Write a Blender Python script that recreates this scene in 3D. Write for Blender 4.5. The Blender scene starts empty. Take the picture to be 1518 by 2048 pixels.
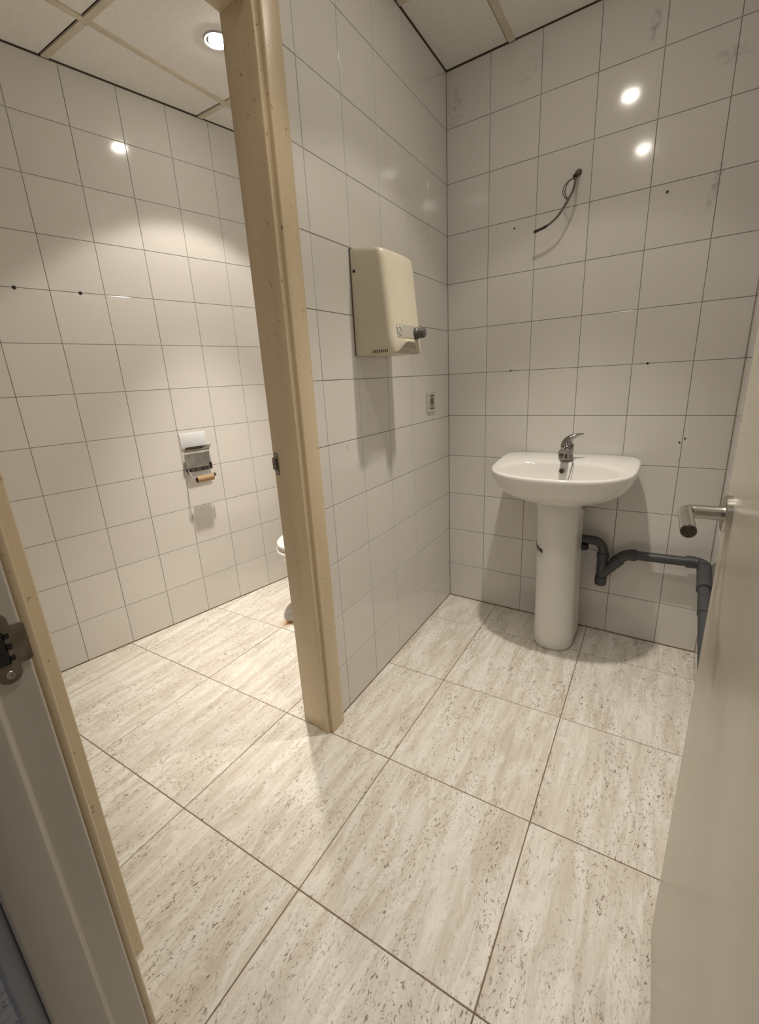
import bpy, bmesh, math, random
from mathutils import Vector, Matrix

random.seed(7)
S = bpy.context.scene
COL = S.collection

# ------------------------------------------------------------------ camera
cam_d = bpy.data.cameras.new('camera')
cam_d.sensor_fit = 'HORIZONTAL'
cam_d.sensor_width = 36.0
cam_d.lens = 36.0 * 889.2 / 1518.0
cam_d.clip_start = 0.01
cam = bpy.data.objects.new('camera', cam_d)
COL.objects.link(cam)
_yaw, _pit, _rol = -0.6078, -0.28958, -0.05465
_f = Vector((math.sin(_yaw) * math.cos(_pit), math.cos(_yaw) * math.cos(_pit), math.sin(_pit)))
_r = Vector((math.cos(_yaw), -math.sin(_yaw), 0))
_u = _r.cross(_f)
_r2 = math.cos(_rol) * _r + math.sin(_rol) * _u
_u2 = -math.sin(_rol) * _r + math.cos(_rol) * _u
cam.matrix_world = Matrix(((_r2.x, _u2.x, -_f.x, 0.9976), (_r2.y, _u2.y, -_f.y, -2.0924), (_r2.z, _u2.z, -_f.z, 1.1927), (0, 0, 0, 1)))
S.camera = cam

# ------------------------------------------------------------------ world and exposure
W = bpy.data.worlds.new('world')
S.world = W
W.use_nodes = True
W.node_tree.nodes['Background'].inputs[0].default_value = (0.5, 0.55, 0.7, 1)
W.node_tree.nodes['Background'].inputs[1].default_value = 0.02
S.view_settings.view_transform = 'Standard'
S.view_settings.look = 'None'
S.view_settings.exposure = 0.0
S.view_settings.gamma = 1.0
S.view_settings.use_curve_mapping = False

LAMP_W = 5.5        # wide part of the reflector beam
LAMP_CORE_W = 68.0   # its hot centre
LAMP_COL = (1.0, 0.915, 0.80)
SPOT_DEG = 104.0
SPOT_BLEND = 0.22
HALL_W = 2.0

# ------------------------------------------------------------------ measured layout (metres)
H = 2.402                    # ceiling height
DR = -0.0591                 # dryer wall: x = DR * y
LR, LX = 0.1512, -0.9776     # left wall: x = LX + LR * y
RX = 1.145                   # right wall
YF = -1.947                  # inner face of the entrance wall

# ------------------------------------------------------------------ materials
def new_mat(name):
    m = bpy.data.materials.new(name)
    m.use_nodes = True
    return m, m.node_tree.nodes, m.node_tree.links, m.node_tree.nodes['Principled BSDF']

def plain(name, col, rough=0.5, metal=0.0, var=0.06, scale=12.0, bump=0.0, spec=0.5, coat=0.0):
    m, N, L, b = new_mat(name)
    tc = N.new('ShaderNodeTexCoord')
    nz = N.new('ShaderNodeTexNoise')
    nz.inputs['Scale'].default_value = scale
    nz.inputs['Detail'].default_value = 4
    L.new(tc.outputs['Object'], nz.inputs['Vector'])
    r = N.new('ShaderNodeValToRGB')
    r.color_ramp.elements[0].position = 0.3
    r.color_ramp.elements[1].position = 0.7
    r.color_ramp.elements[0].color = tuple(max(0, c * (1 - var)) for c in col) + (1,)
    r.color_ramp.elements[1].color = tuple(min(1, c * (1 + var * 0.4)) for c in col) + (1,)
    L.new(nz.outputs['Fac'], r.inputs['Fac'])
    L.new(r.outputs['Color'], b.inputs['Base Color'])
    b.inputs['Roughness'].default_value = rough
    b.inputs['Metallic'].default_value = metal
    b.inputs['Specular IOR Level'].default_value = spec
    b.inputs['Coat Weight'].default_value = coat
    if bump:
        bp = N.new('ShaderNodeBump')
        bp.inputs['Strength'].default_value = bump
        bp.inputs['Distance'].default_value = 0.002
        L.new(nz.outputs['Fac'], bp.inputs['Height'])
        L.new(bp.outputs['Normal'], b.inputs['Normal'])
    return m

def node_math(N, L, op, a, b=None, c=None, clamp=False):
    n = N.new('ShaderNodeMath')
    n.operation = op
    n.use_clamp = clamp
    for i, v in enumerate((a, b, c)):
        if v is None:
            continue
        if isinstance(v, (int, float)):
            n.inputs[i].default_value = v
        else:
            L.new(v, n.inputs[i])
    return n.outputs[0]

def mixc(N, L, fac, a, b):
    n = N.new('ShaderNodeMix')
    n.data_type = 'RGBA'
    for s, v in ((n.inputs[0], fac), (n.inputs[6], a), (n.inputs[7], b)):
        if isinstance(v, (int, float)):
            s.default_value = v
        elif isinstance(v, tuple):
            s.default_value = v + ((1,) if len(v) == 3 else ())
        else:
            L.new(v, s)
    return n.outputs[2]

def ramp(N, L, src, p0, p1, c0=(0, 0, 0), c1=(1, 1, 1)):
    r = N.new('ShaderNodeValToRGB')
    r.color_ramp.elements[0].position = p0
    r.color_ramp.elements[1].position = p1
    r.color_ramp.elements[0].color = c0 + (1,)
    r.color_ramp.elements[1].color = c1 + (1,)
    L.new(src, r.inputs['Fac'])
    return r.outputs['Color']

def glazed(name, col, smudges=()):
    """white glazed wall tile; smudges = (x, y, z, rx, rz) grey scuffs at fixed places"""
    m, N, L, b = new_mat(name)
    oi = N.new('ShaderNodeObjectInfo')
    geo = N.new('ShaderNodeNewGeometry')
    nz = N.new('ShaderNodeTexNoise')
    nz.inputs['Scale'].default_value = 3.0
    nz.inputs['Detail'].default_value = 5
    L.new(geo.outputs['Position'], nz.inputs['Vector'])
    c = mixc(N, L, oi.outputs['Random'], tuple(v * 0.975 for v in col), tuple(min(1, v * 1.015) for v in col))
    f = ramp(N, L, nz.outputs['Fac'], 0.35, 0.75, (0, 0, 0), (0.12, 0.12, 0.12))
    c = mixc(N, L, f, c, tuple(v * 0.82 for v in col))
    # faint rubbed spots
    nf = N.new('ShaderNodeTexNoise')
    nf.inputs['Scale'].default_value = 17.0
    nf.inputs['Detail'].default_value = 6
    L.new(geo.outputs['Position'], nf.inputs['Vector'])
    f = ramp(N, L, nf.outputs['Fac'], 0.70, 0.80, (0, 0, 0), (0.22, 0.22, 0.22))
    c = mixc(N, L, f, c, (0.30, 0.27, 0.24))
    for (sx, sy, sz, rx, rz, amt, lean) in smudges:
        sep = N.new('ShaderNodeSeparateXYZ')
        L.new(geo.outputs['Position'], sep.inputs[0])
        dz = node_math(N, L, 'SUBTRACT', sep.outputs[2], sz)
        dx = node_math(N, L, 'SUBTRACT', sep.outputs[0], sx)
        dx = node_math(N, L, 'SUBTRACT', dx, node_math(N, L, 'MULTIPLY', dz, lean))
        ex = node_math(N, L, 'DIVIDE', dx, rx)
        ez = node_math(N, L, 'DIVIDE', dz, rz)
        d = node_math(N, L, 'ADD', node_math(N, L, 'MULTIPLY', ex, ex), node_math(N, L, 'MULTIPLY', ez, ez))
        k = node_math(N, L, 'SUBTRACT', 1.0, d, clamp=True)
        n2 = N.new('ShaderNodeTexNoise')
        n2.inputs['Scale'].default_value = 55.0
        n2.inputs['Detail'].default_value = 5
        L.new(geo.outputs['Position'], n2.inputs['Vector'])
        g = ramp(N, L, n2.outputs['Fac'], 0.42, 0.66)
        k = node_math(N, L, 'MULTIPLY', node_math(N, L, 'MULTIPLY', k, g), amt)
        c = mixc(N, L, k, c, (0.16, 0.14, 0.12))
    L.new(c, b.inputs['Base Color'])
    b.inputs['Roughness'].default_value = 0.10
    b.inputs['Specular IOR Level'].default_value = 0.5
    # very slight waviness of the glaze
    n3 = N.new('ShaderNodeTexNoise')
    n3.inputs['Scale'].default_value = 9.0
    n3.inputs['Detail'].default_value = 1
    L.new(geo.outputs['Position'], n3.inputs['Vector'])
    bp = N.new('ShaderNodeBump')
    bp.inputs['Strength'].default_value = 0.05
    bp.inputs['Distance'].default_value = 0.004
    L.new(n3.outputs['Fac'], bp.inputs['Height'])
    L.new(bp.outputs['Normal'], b.inputs['Normal'])
    return m

def travertine():
    m, N, L, b = new_mat('travertine_floor_tile')
    tc = N.new('ShaderNodeTexCoord')
    oi = N.new('ShaderNodeObjectInfo')
    geo = N.new('ShaderNodeNewGeometry')
    off = N.new('ShaderNodeVectorMath'); off.operation = 'SCALE'
    off.inputs[0].default_value = (37.0, 53.0, 11.0)
    L.new(oi.outputs['Random'], off.inputs['Scale'])
    add = N.new('ShaderNodeVectorMath'); add.operation = 'ADD'
    L.new(tc.outputs['Object'], add.inputs[0]); L.new(off.outputs[0], add.inputs[1])

    def noise(sx, sy, detail, rough=0.55, dist=0.0):
        mp = N.new('ShaderNodeMapping')
        mp.inputs['Scale'].default_value = (sx, sy, 1)
        L.new(add.outputs[0], mp.inputs['Vector'])
        n = N.new('ShaderNodeTexNoise')
        n.inputs['Scale'].default_value = 1.0
        n.inputs['Detail'].default_value = detail
        n.inputs['Roughness'].default_value = rough
        n.inputs['Distortion'].default_value = dist
        L.new(mp.outputs[0], n.inputs['Vector'])
        return n.outputs['Fac']
    base = ramp(N, L, noise(26, 2.2, 6, 0.62, 0.3), 0.34, 0.62, (0.615, 0.56, 0.48), (0.87, 0.845, 0.785))
    fine = ramp(N, L, noise(120, 13, 6, 0.7, 0.5), 0.40, 0.60, (0.0, 0.0, 0.0), (1, 1, 1))
    c = mixc(N, L, fine, (0.68, 0.625, 0.54), base)
    c = mixc(N, L, 0.55, base, c)
    pale = ramp(N, L, noise(20, 5.0, 6, 0.7, 0.8), 0.50, 0.60, (0, 0, 0), (0.65, 0.65, 0.65))
    c = mixc(N, L, pale, c, (0.90, 0.88, 0.835))
    cl = ramp(N, L, noise(16, 3.8, 4, 0.6), 0.40, 0.58)
    pit = ramp(N, L, noise(190, 75, 3, 0.6, 1.0), 0.585, 0.63)
    pit2 = ramp(N, L, noise(115, 48, 4, 0.6, 1.6), 0.64, 0.675)
    pm = node_math(N, L, 'MULTIPLY', pit, cl)
    pm = node_math(N, L, 'MAXIMUM', pm, node_math(N, L, 'MULTIPLY', pit2, 0.9))
    pm = node_math(N, L, 'MULTIPLY', pm, 0.85, clamp=True)
    c = mixc(N, L, pm, c, (0.20, 0.145, 0.095))
    # rust spot left on the floor in front of the toilet
    sep = N.new('ShaderNodeSeparateXYZ'); L.new(geo.outputs['Position'], sep.inputs[0])
    nr = N.new('ShaderNodeTexNoise'); nr.inputs['Scale'].default_value = 45.0
    L.new(geo.outputs['Position'], nr.inputs['Vector'])
    def blob(x, y, rx, ry):
        a = node_math(N, L, 'DIVIDE', node_math(N, L, 'SUBTRACT', sep.outputs[0], x), rx)
        d = node_math(N, L, 'DIVIDE', node_math(N, L, 'SUBTRACT', sep.outputs[1], y), ry)
        q = node_math(N, L, 'ADD', node_math(N, L, 'MULTIPLY', a, a), node_math(N, L, 'MULTIPLY', d, d))
        q = node_math(N, L, 'ADD', q, node_math(N, L, 'MULTIPLY', nr.outputs['Fac'], 0.8))
        return node_math(N, L, 'SUBTRACT', 1.4, q, clamp=True)
    c = mixc(N, L, node_math(N, L, 'MULTIPLY', blob(-0.605, -0.69, 0.045, 0.05), 0.6), c, (0.50, 0.26, 0.08))
    c = mixc(N, L, blob(-0.598, -0.682, 0.022, 0.028), c, (0.26, 0.07, 0.012))
    L.new(c, b.inputs['Base Color'])
    b.inputs['Roughness'].default_value = 0.40
    b.inputs['Specular IOR Level'].default_value = 0.35
    bp = N.new('ShaderNodeBump')
    bp.inputs['Strength'].default_value = 0.25
    bp.inputs['Distance'].default_value = 0.001
    bp.invert = True
    L.new(pm, bp.inputs['Height'])
    L.new(bp.outputs['Normal'], b.inputs['Normal'])
    return m

def lacquer(name, col, spot=(0.20, 0.12, 0.06), rough=0.32, amt=0.75, thr=0.70, tone=1.0):
    """aged cream varnish with brown specks"""
    m, N, L, b = new_mat(name)
    geo = N.new('ShaderNodeNewGeometry')
    mp = N.new('ShaderNodeMapping'); mp.inputs['Scale'].default_value = (8, 8, 0.8)
    L.new(geo.outputs['Position'], mp.inputs['Vector'])
    n0 = N.new('ShaderNodeTexNoise'); n0.inputs['Scale'].default_value = 2.0; n0.inputs['Detail'].default_value = 4
    L.new(mp.outputs[0], n0.inputs['Vector'])
    c = ramp(N, L, n0.outputs['Fac'], 0.3, 0.7, tuple(v * (1 - 0.1 * tone) for v in col), tuple(min(1, v * (1 + 0.05 * tone)) for v in col))
    n1 = N.new('ShaderNodeTexNoise'); n1.inputs['Scale'].default_value = 85.0; n1.inputs['Detail'].default_value = 3
    L.new(geo.outputs['Position'], n1.inputs['Vector'])
    n2 = N.new('ShaderNodeTexNoise'); n2.inputs['Scale'].default_value = 9.0; n2.inputs['Detail'].default_value = 2
    L.new(geo.outputs['Position'], n2.inputs['Vector'])
    s = ramp(N, L, n1.outputs['Fac'], thr, thr + 0.05)
    k = ramp(N, L, n2.outputs['Fac'], 0.42, 0.62)
    f = node_math(N, L, 'MULTIPLY', node_math(N, L, 'MULTIPLY', s, k), amt)
    c = mixc(N, L, f, c, spot)
    L.new(c, b.inputs['Base Color'])
    b.inputs['Roughness'].default_value = rough
    return m

M = {}
TILE = (0.74, 0.715, 0.68)
M['tile'] = glazed('glazed_wall_tile', TILE)
M['tile_back'] = glazed('glazed_wall_tile_scuffed', TILE, (
    (0.76, 0, 2.27, 0.018, 0.055, 0.5, 0.1), (0.985, 0, 1.76, 0.018, 0.085, 0.45, 0.18),
    (0.985, 0, 2.11, 0.06, 0.03, 0.35, 0.0), (0.04, 0, 2.27, 0.05, 0.09, 0.35, 0.0), (0.36, 0, 2.30, 0.05, 0.06, 0.2, 0.8)))
M['grout'] = plain('tile_grout', (0.31, 0.265, 0.21), 0.9, var=0.35, scale=7)
M['grime'] = plain('brown_joint_grime', (0.27, 0.185, 0.115), 0.9, var=0.5, scale=18)
M['joint_shade'] = plain('ceiling_joint_shade', (0.11, 0.085, 0.065), 0.9)
M['gap_shade'] = plain('ceiling_gap_shade', (0.055, 0.042, 0.034), 0.9)  # near-black colour standing in for shade in the gaps beside the bars
M['floor_grout'] = plain('floor_grout', (0.235, 0.175, 0.115), 0.9, var=0.3, scale=9)
M['travertine'] = travertine()
M['panel'] = plain('ceiling_panel_vinyl', (0.86, 0.84, 0.80), 0.65, var=0.05, scale=60, bump=0.05)
M['tbar'] = lacquer('ceiling_bar_yellowed', (0.68, 0.61, 0.49), rough=0.5, amt=0.7, thr=0.66)
M['plaster'] = plain('painted_plaster', (0.76, 0.735, 0.69), 0.8)
M['hall'] = plain('hall_paint', (0.42, 0.43, 0.47), 0.8)
M['frame'] = lacquer('yellowed_frame_lacquer', (0.66, 0.545, 0.37), amt=0.8, thr=0.66)
M['frame2'] = lacquer('cream_frame_lacquer', (0.55, 0.51, 0.45), amt=0.5, thr=0.72)
M['door'] = lacquer('cream_door_lacquer', (0.63, 0.59, 0.50), rough=0.27, amt=0.25, thr=0.76, tone=0.25)
M['ceramic'] = plain('white_sanitary_ceramic', (0.80, 0.785, 0.755), 0.07, var=0.02, scale=3)
M['ceramic_dark'] = plain('dark_overflow', (0.02, 0.018, 0.016), 0.5)
M['chrome'] = plain('worn_chrome', (0.36, 0.35, 0.335), 0.13, 1.0, var=0.25, scale=30)
M['steel'] = plain('brushed_steel', (0.50, 0.475, 0.44), 0.27, 1.0, var=0.12, scale=40)
M['steel_dark'] = plain('tarnished_steel', (0.22, 0.19, 0.165), 0.38, 1.0, var=0.4, scale=50)
M['rustysteel'] = plain('stained_strike_plate', (0.27, 0.235, 0.19), 0.42, 0.8, var=0.4, scale=60)
M['black'] = plain('black_plastic', (0.012, 0.011, 0.012), 0.45)
M['pvc'] = plain('grey_pvc', (0.062, 0.064, 0.07), 0.42, var=0.15, scale=20)
M['dryer'] = plain('yellowed_abs_plastic', (0.60, 0.555, 0.435), 0.36, var=0.04, scale=5)
M['dryer_panel'] = plain('grey_beige_panel', (0.44, 0.42, 0.35), 0.4)
M['sticker'] = plain('white_sticker', (0.70, 0.68, 0.62), 0.5)
M['ink'] = plain('dark_ink', (0.10, 0.09, 0.08), 0.5)
M['knob'] = plain('dark_grey_rubber', (0.075, 0.073, 0.07), 0.4)
M['socket'] = plain('socket_plastic', (0.60, 0.57, 0.52), 0.35)
M['socket_in'] = plain('socket_insert_plastic', (0.40, 0.37, 0.32), 0.4)
M['socket_well'] = plain('grey_socket_well', (0.14, 0.125, 0.10), 0.5)
M['cable'] = plain('grey_cable_sheath', (0.13, 0.125, 0.10), 0.5, var=0.3, scale=40)
M['card'] = plain('cardboard', (0.37, 0.245, 0.13), 0.85, var=0.12, scale=40)
M['cool_white'] = plain('cool_white_surface', (0.76, 0.78, 0.80), 0.3)
M['lid'] = plain('white_seat_plastic', (0.84, 0.82, 0.80), 0.2)
M['trim_white'] = plain('white_lamp_ring', (0.55, 0.52, 0.55), 0.35)
m, N_, L_, b_ = new_mat('lamp_glass_lit')
b_.inputs['Emission Color'].default_value = (1.0, 0.915, 0.80, 1)
b_.inputs['Emission Strength'].default_value = 180.0
b_.inputs['Base Color'].default_value = (0.9, 0.9, 0.9, 1)
M['lamp'] = m
m, N_, L_, b_ = new_mat('hall_fill_glow')
b_.inputs['Emission Color'].default_value = (0.95, 0.95, 1.0, 1)
b_.inputs['Emission Strength'].default_value = 5.0
M['tube'] = m  # glow of the added fill light in the hall

# ------------------------------------------------------------------ geometry helpers
def link(name, me, mat, parent=None, loc=(0, 0, 0), rot=(0, 0, 0), kind=None, label=None, cat=None, group=None):
    o = bpy.data.objects.new(name, me)
    COL.objects.link(o)
    if mat is not None and me is not None and not me.materials:
        me.materials.append(M[mat] if isinstance(mat, str) else mat)
    o.location = loc
    o.rotation_euler = rot
    if parent is not None:
        o.parent = parent
    tag(o, label, cat, group, kind)
    return o

def tag(o, label=None, cat=None, group=None, kind=None):
    for k, v in (('label', label), ('category', cat), ('group', group), ('kind', kind)):
        if v:
            o[k] = v
    return o

def empty(name, loc, rotz=0.0, label=None, cat=None, group=None, kind=None):
    o = bpy.data.objects.new(name, None)
    COL.objects.link(o)
    o.location = loc
    o.rotation_euler = (0, 0, rotz)
    o.empty_display_size = 0.05
    return tag(o, label, cat, group, kind)

def to_mesh(name, bm, smooth=False, angle=None):
    bmesh.ops.recalc_face_normals(bm, faces=bm.faces[:])
    me = bpy.data.meshes.new(name)
    bm.to_mesh(me)
    bm.free()
    if smooth:
        for p in me.polygons:
            p.use_smooth = True
        if angle:
            me.set_sharp_from_angle(angle=math.radians(angle))
    return me

def add_box(bm, lo, hi, bevel=0.0, seg=2):
    t = bmesh.new()
    bmesh.ops.create_cube(t, size=1.0)
    for v in t.verts:
        v.co = Vector([lo[i] + (v.co[i] + 0.5) * (hi[i] - lo[i]) for i in range(3)])
    if bevel:
        bmesh.ops.bevel(t, geom=t.edges[:], offset=bevel, segments=seg, affect='EDGES', profile=0.5)
    me = bpy.data.meshes.new('t')
    t.to_mesh(me); t.free()
    bm.from_mesh(me)
    bpy.data.meshes.remove(me)

def box(name, lo, hi, mat, parent=None, bevel=0.0, seg=2, **kw):
    bm = bmesh.new()
    add_box(bm, lo, hi, bevel, seg)
    return link(name, to_mesh(name, bm, bevel > 0, 40), mat, parent, **kw)

def loft(bm, rings, close0=True, close1=True):
    vs = [[bm.verts.new(p) for p in r] for r in rings]
    n = len(vs[0])
    for a, b in zip(vs, vs[1:]):
        for i in range(n):
            j = (i + 1) % n
            try:
                bm.faces.new((a[i], a[j], b[j], b[i]))
            except ValueError:
                pass
    if close0:
        bm.faces.new(vs[0][::-1])
    if close1:
        bm.faces.new(vs[-1])
    return vs

def lathe(bm, prof, axis='z', c=(0, 0, 0), n=32, caps=(True, True)):
    rings = []
    for r, h in prof:
        ring = []
        for i in range(n):
            a = 2 * math.pi * i / n
            u, v = r * math.cos(a), r * math.sin(a)
            p = {'z': (u, v, h), 'x': (h, u, v), 'y': (v, h, u)}[axis]
            ring.append((p[0] + c[0], p[1] + c[1], p[2] + c[2]))
        rings.append(ring)
    loft(bm, rings, *caps)

def smooth_path(pts, n=8):
    pts = [Vector(p) for p in pts]
    out = []
    for i in range(len(pts) - 1):
        p0 = pts[max(i - 1, 0)]; p1 = pts[i]; p2 = pts[i + 1]; p3 = pts[min(i + 2, len(pts) - 1)]
        for k in range(n):
            t = k / n
            out.append(0.5 * ((2 * p1) + (-p0 + p2) * t + (2 * p0 - 5 * p1 + 4 * p2 - p3) * t * t + (-p0 + 3 * p1 - 3 * p2 + p3) * t ** 3))
    out.append(pts[-1])
    return out

def tube(bm, pts, rad, n=12, caps=(True, True)):
    pts = [Vector(p) for p in pts]
    m = len(pts)
    rr = rad if isinstance(rad, (list, tuple)) else [rad] * m
    T = []
    for i in range(m):
        d = pts[min(i + 1, m - 1)] - pts[max(i - 1, 0)]
        T.append(d.normalized())
    ref = Vector((0, 0, 1)) if abs(T[0].z) < 0.9 else Vector((1, 0, 0))
    nrm = (ref - T[0] * ref.dot(T[0])).normalized()
    rings = []
    for i in range(m):
        nrm = (nrm - T[i] * nrm.dot(T[i])).normalized()
        bi = T[i].cross(nrm)
        r = rr[i]
        ru, rv = r if isinstance(r, (list, tuple)) else (r, r)
        rings.append([pts[i] + nrm * ru * math.cos(2 * math.pi * k / n) + bi * rv * math.sin(2 * math.pi * k / n) for k in range(n)])
    loft(bm, rings, *caps)

def arc(c, r, a0, a1, ax, ay, n=8):
    c, ax, ay = Vector(c), Vector(ax), Vector(ay)
    return [c + ax * r * math.cos(a0 + (a1 - a0) * i / n) + ay * r * math.sin(a0 + (a1 - a0) * i / n) for i in range(n + 1)]

def tube_obj(name, pts, rad, mat, parent=None, n=12, **kw):
    bm = bmesh.new()
    tube(bm, pts, rad, n)
    return link(name, to_mesh(name, bm, True, 50), mat, parent, **kw)

def lathe_obj(name, prof, mat, parent=None, axis='z', c=(0, 0, 0), n=32, angle=35, **kw):
    bm = bmesh.new()
    lathe(bm, prof, axis, c, n)
    return link(name, to_mesh(name, bm, True, angle), mat, parent, **kw)

# a tile: slab whose visible face looks to local -Y (walls) or +Z (floor), rounded edges
_tiles = {}
def tile_mesh(w, h, mat, t=0.006, be=0.0011, flat=False):
    key = (round(w, 4), round(h, 4), mat, flat)
    if key in _tiles:
        return _tiles[key]
    bm = bmesh.new()
    rings = []
    for ins, d in ((0, t), (0, be), (be * 0.3, be * 0.3), (be, 0.0)):
        x, z = w / 2 - ins, h / 2 - ins
        q = [(-x, -z), (x, -z), (x, z), (-x, z)]
        rings.append([(a, b, -d) if flat else (a, d, b) for a, b in q])
    loft(bm, rings, False, True)
    me = to_mesh('tile', bm)
    me.materials.append(M[mat])
    _tiles[key] = me
    return me

def tile_field(wall, xs, zs, mat='tile', joint=0.0019, y=0.0, jit=0.0008, flip=False):
    """tiles between consecutive xs / zs lines on local plane Y=y; flip = seen from +Y"""
    for i in range(len(xs) - 1):
        for k in range(len(zs) - 1):
            w, h = xs[i + 1] - xs[i] - joint, zs[k + 1] - zs[k] - joint
            if w < 0.012 or h < 0.012:
                continue
            o = link('tile', tile_mesh(w, h, mat), None, wall)
            o.location = ((xs[i] + xs[i + 1]) / 2, y + random.uniform(-0.0003, 0.0003), (zs[k] + zs[k + 1]) / 2)
            o.rotation_euler = (random.uniform(-jit, jit), 0, random.uniform(-jit, jit) + (math.pi if flip else 0))

def lines(first, step, a, b):
    """grid lines first + k*step clipped to [a, b], with both ends"""
    k0 = math.ceil((a - first) / step - 1e-6)
    out = [a]
    k = k0
    while first + k * step < b - 1e-6:
        v = first + k * step
        if v > a + 1e-6:
            out.append(v)
        k += 1
    return out + [b]

def make_wall(name, origin, theta, length, thick, label, holes_mat='grout', z1=H + 0.06):
    o = box(name, (0, 0.0022, 0), (length, thick, z1), holes_mat, None, kind='structure', label=label, cat='wall')
    o.location = origin
    o.rotation_euler = (0, 0, theta)
    return o

def edge_joints(wall, length, y=-0.0002):
    box('top_gap_shade', (0, y, H - 0.003), (length, 0.003, H + 0.012), 'joint_shade', wall)  # dark brown strip painted in for the shaded gap under the ceiling
    box('base_joint', (0, y + 0.0004, 0), (length, 0.003, 0.0045), 'grime', wall)

ZS = [0.0045] + [0.1977 + 0.2 * k for k in range(11)] + [H - 0.003]
ZL = [0.0045] + [0.2002 + 0.2 * k for k in range(11)] + [H - 0.003]

# ------------------------------------------------------------------ floor
FA = 0.0468
floor = box('floor', (-1.6, -2.3, -0.06), (3.4, 2.4, -0.0016), 'floor_grout', None, kind='structure',
            label='pale travertine-look tiled floor with brown joints', cat='floor')
floor.location = (-0.5566, -1.6296, 0)
floor.rotation_euler = (0, 0, FA)
for i in range(-2, 5):
    for j in range(-4, 5):
        cx, cy = (i + 0.5) * 0.4498, (j + 0.5) * 0.4468
        wx = -0.5566 + cx * math.cos(FA) - cy * math.sin(FA)
        wy = -1.6296 + cx * math.sin(FA) + cy * math.cos(FA)
        if wy > 0.2 or wy < -3.3 or wx < -1.45 or wx > 1.6:
            continue
        link('floor_tile', tile_mesh(0.4498 - 0.0027, 0.4468 - 0.0027, 'travertine', 0.008, 0.0014, True), None, floor,
             (cx, cy, random.uniform(-0.0003, 0.0002)))

# ------------------------------------------------------------------ walls
TH = 0.14
# sink wall
wall_back = make_wall('wall_back', (-0.02, 0, 0), 0, RX + 0.04, TH, 'white square-tiled wall behind the washbasin')
tile_field(wall_back, [v + 0.02 for v in [0.0] + [-0.0063 + 0.2002 * i for i in range(1, 6)] + [RX]], ZS, 'tile_back')
edge_joints(wall_back, RX + 0.04)
for x in (0.02, RX + 0.02):
    sx_ = 1 if x < 0.5 else -1
    box('corner_joint', (min(x, x + sx_ * 0.002), -0.0022, 0.0045), (max(x, x + sx_ * 0.002), 0.003, H - 0.003), 'grout', wall_back)
# rust-brown stained joints beside the washbasin
for x, z0, z1 in ((0.3941, 0.36, 0.60), (0.7945, 0.40, 0.66)):
    box('stained_joint', (x + 0.02 - 0.0012, -0.0001, z0), (x + 0.02 + 0.0012, 0.003, z1), 'grime', wall_back)
# drilled holes and their dark plugs
def hole(wall, x, z, r=0.004):
    lathe_obj('drill_hole', [(r * 1.15, -0.0012), (r, -0.0016), (r * 0.55, -0.0014)], 'black', wall, 'y', (x, 0, z), 12)
for x, z, r in ((0.308, 1.767, 0.003), (0.848, 1.77, 0.004), (0.309, 1.1985, 0.0033), (0.847, 1.1975, 0.0038), (1.002, 0.911, 0.003), (0.986, 0.895, 0.003)):
    hole(wall_back, x + 0.02, z, r)

# partition with the hand dryer (dryer face is local Y=0), both sides tiled
th_d = math.atan2(1, DR)
def dpt(y, off=0.0, z=0.0):
    """point on the dryer wall plane at parameter y, off metres into the washroom"""
    n = Vector((1, -DR, 0)).normalized()
    return Vector((DR * y, y, z)) + n * off
PY0 = -1.143
lenD = -PY0 * math.hypot(1, DR)
wall_mid = make_wall('wall_middle', dpt(PY0), th_d, lenD - 0.001, 0.1, 'white tiled partition wall carrying the hand dryer')
nd = math.hypot(1, DR)
xs = [(-PY0 - (0.0017 + 0.2016 * i)) * nd for i in range(5, 0, -1)]
tile_field(wall_mid, [0.0] + xs + [lenD - 0.0005], ZS)
edge_joints(wall_mid, lenD - 0.001)
tile_field(wall_mid, [0.0] + xs + [lenD - 0.003], ZS, y=0.1022, flip=True)
# lintel over the cubicle door and stub by the entrance, as parts of the partition
ex = -(PY0 - YF) * nd
box('lintel', (ex, 0.0, 2.085), (0.0, 0.1, H + 0.06), 'tile', wall_mid)
box('wall_stub', (ex, 0.0, 0), (ex + 0.045, 0.1, 2.085), 'tile', wall_mid)

# left wall of the cubicle
nl = math.hypot(1, LR)
th_l = math.atan2(1, LR)
y0, y1 = -2.0, 0.02
wall_left = make_wall('wall_left', (LX + LR * y0, y0, 0), th_l, (y1 - y0) * nl, TH, 'white square-tiled wall with the toilet paper holder')
tile_field(wall_left, [(v - y0) * nl for v in lines(-0.6074, 0.19747, y0, -0.002)], ZL)
edge_joints(wall_left, (y1 - y0) * nl)
for y, z in ((-1.312, 1.599), (-1.094, 1.599)):
    hole(wall_left, (y - y0) * nl, z, 0.006)

# back wall of the cubicle
wall_cub = make_wall('wall_cubicle_back', (-1.05, 0.0, 0), 0, 0.96, TH, 'white tiled wall behind the toilet')
tile_field(wall_cub, lines(0.172, 0.2, 0.072, 0.958), ZL)
edge_joints(wall_cub, 0.96)

# right wall
wall_right = make_wall('wall_right', (RX, 0.0, 0), -math.pi / 2, -YF, TH, 'white tiled wall behind the open door')
tile_field(wall_right, lines(0.185, 0.2, 0.0, -YF - 0.003), ZS)
edge_joints(wall_right, -YF)

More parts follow.
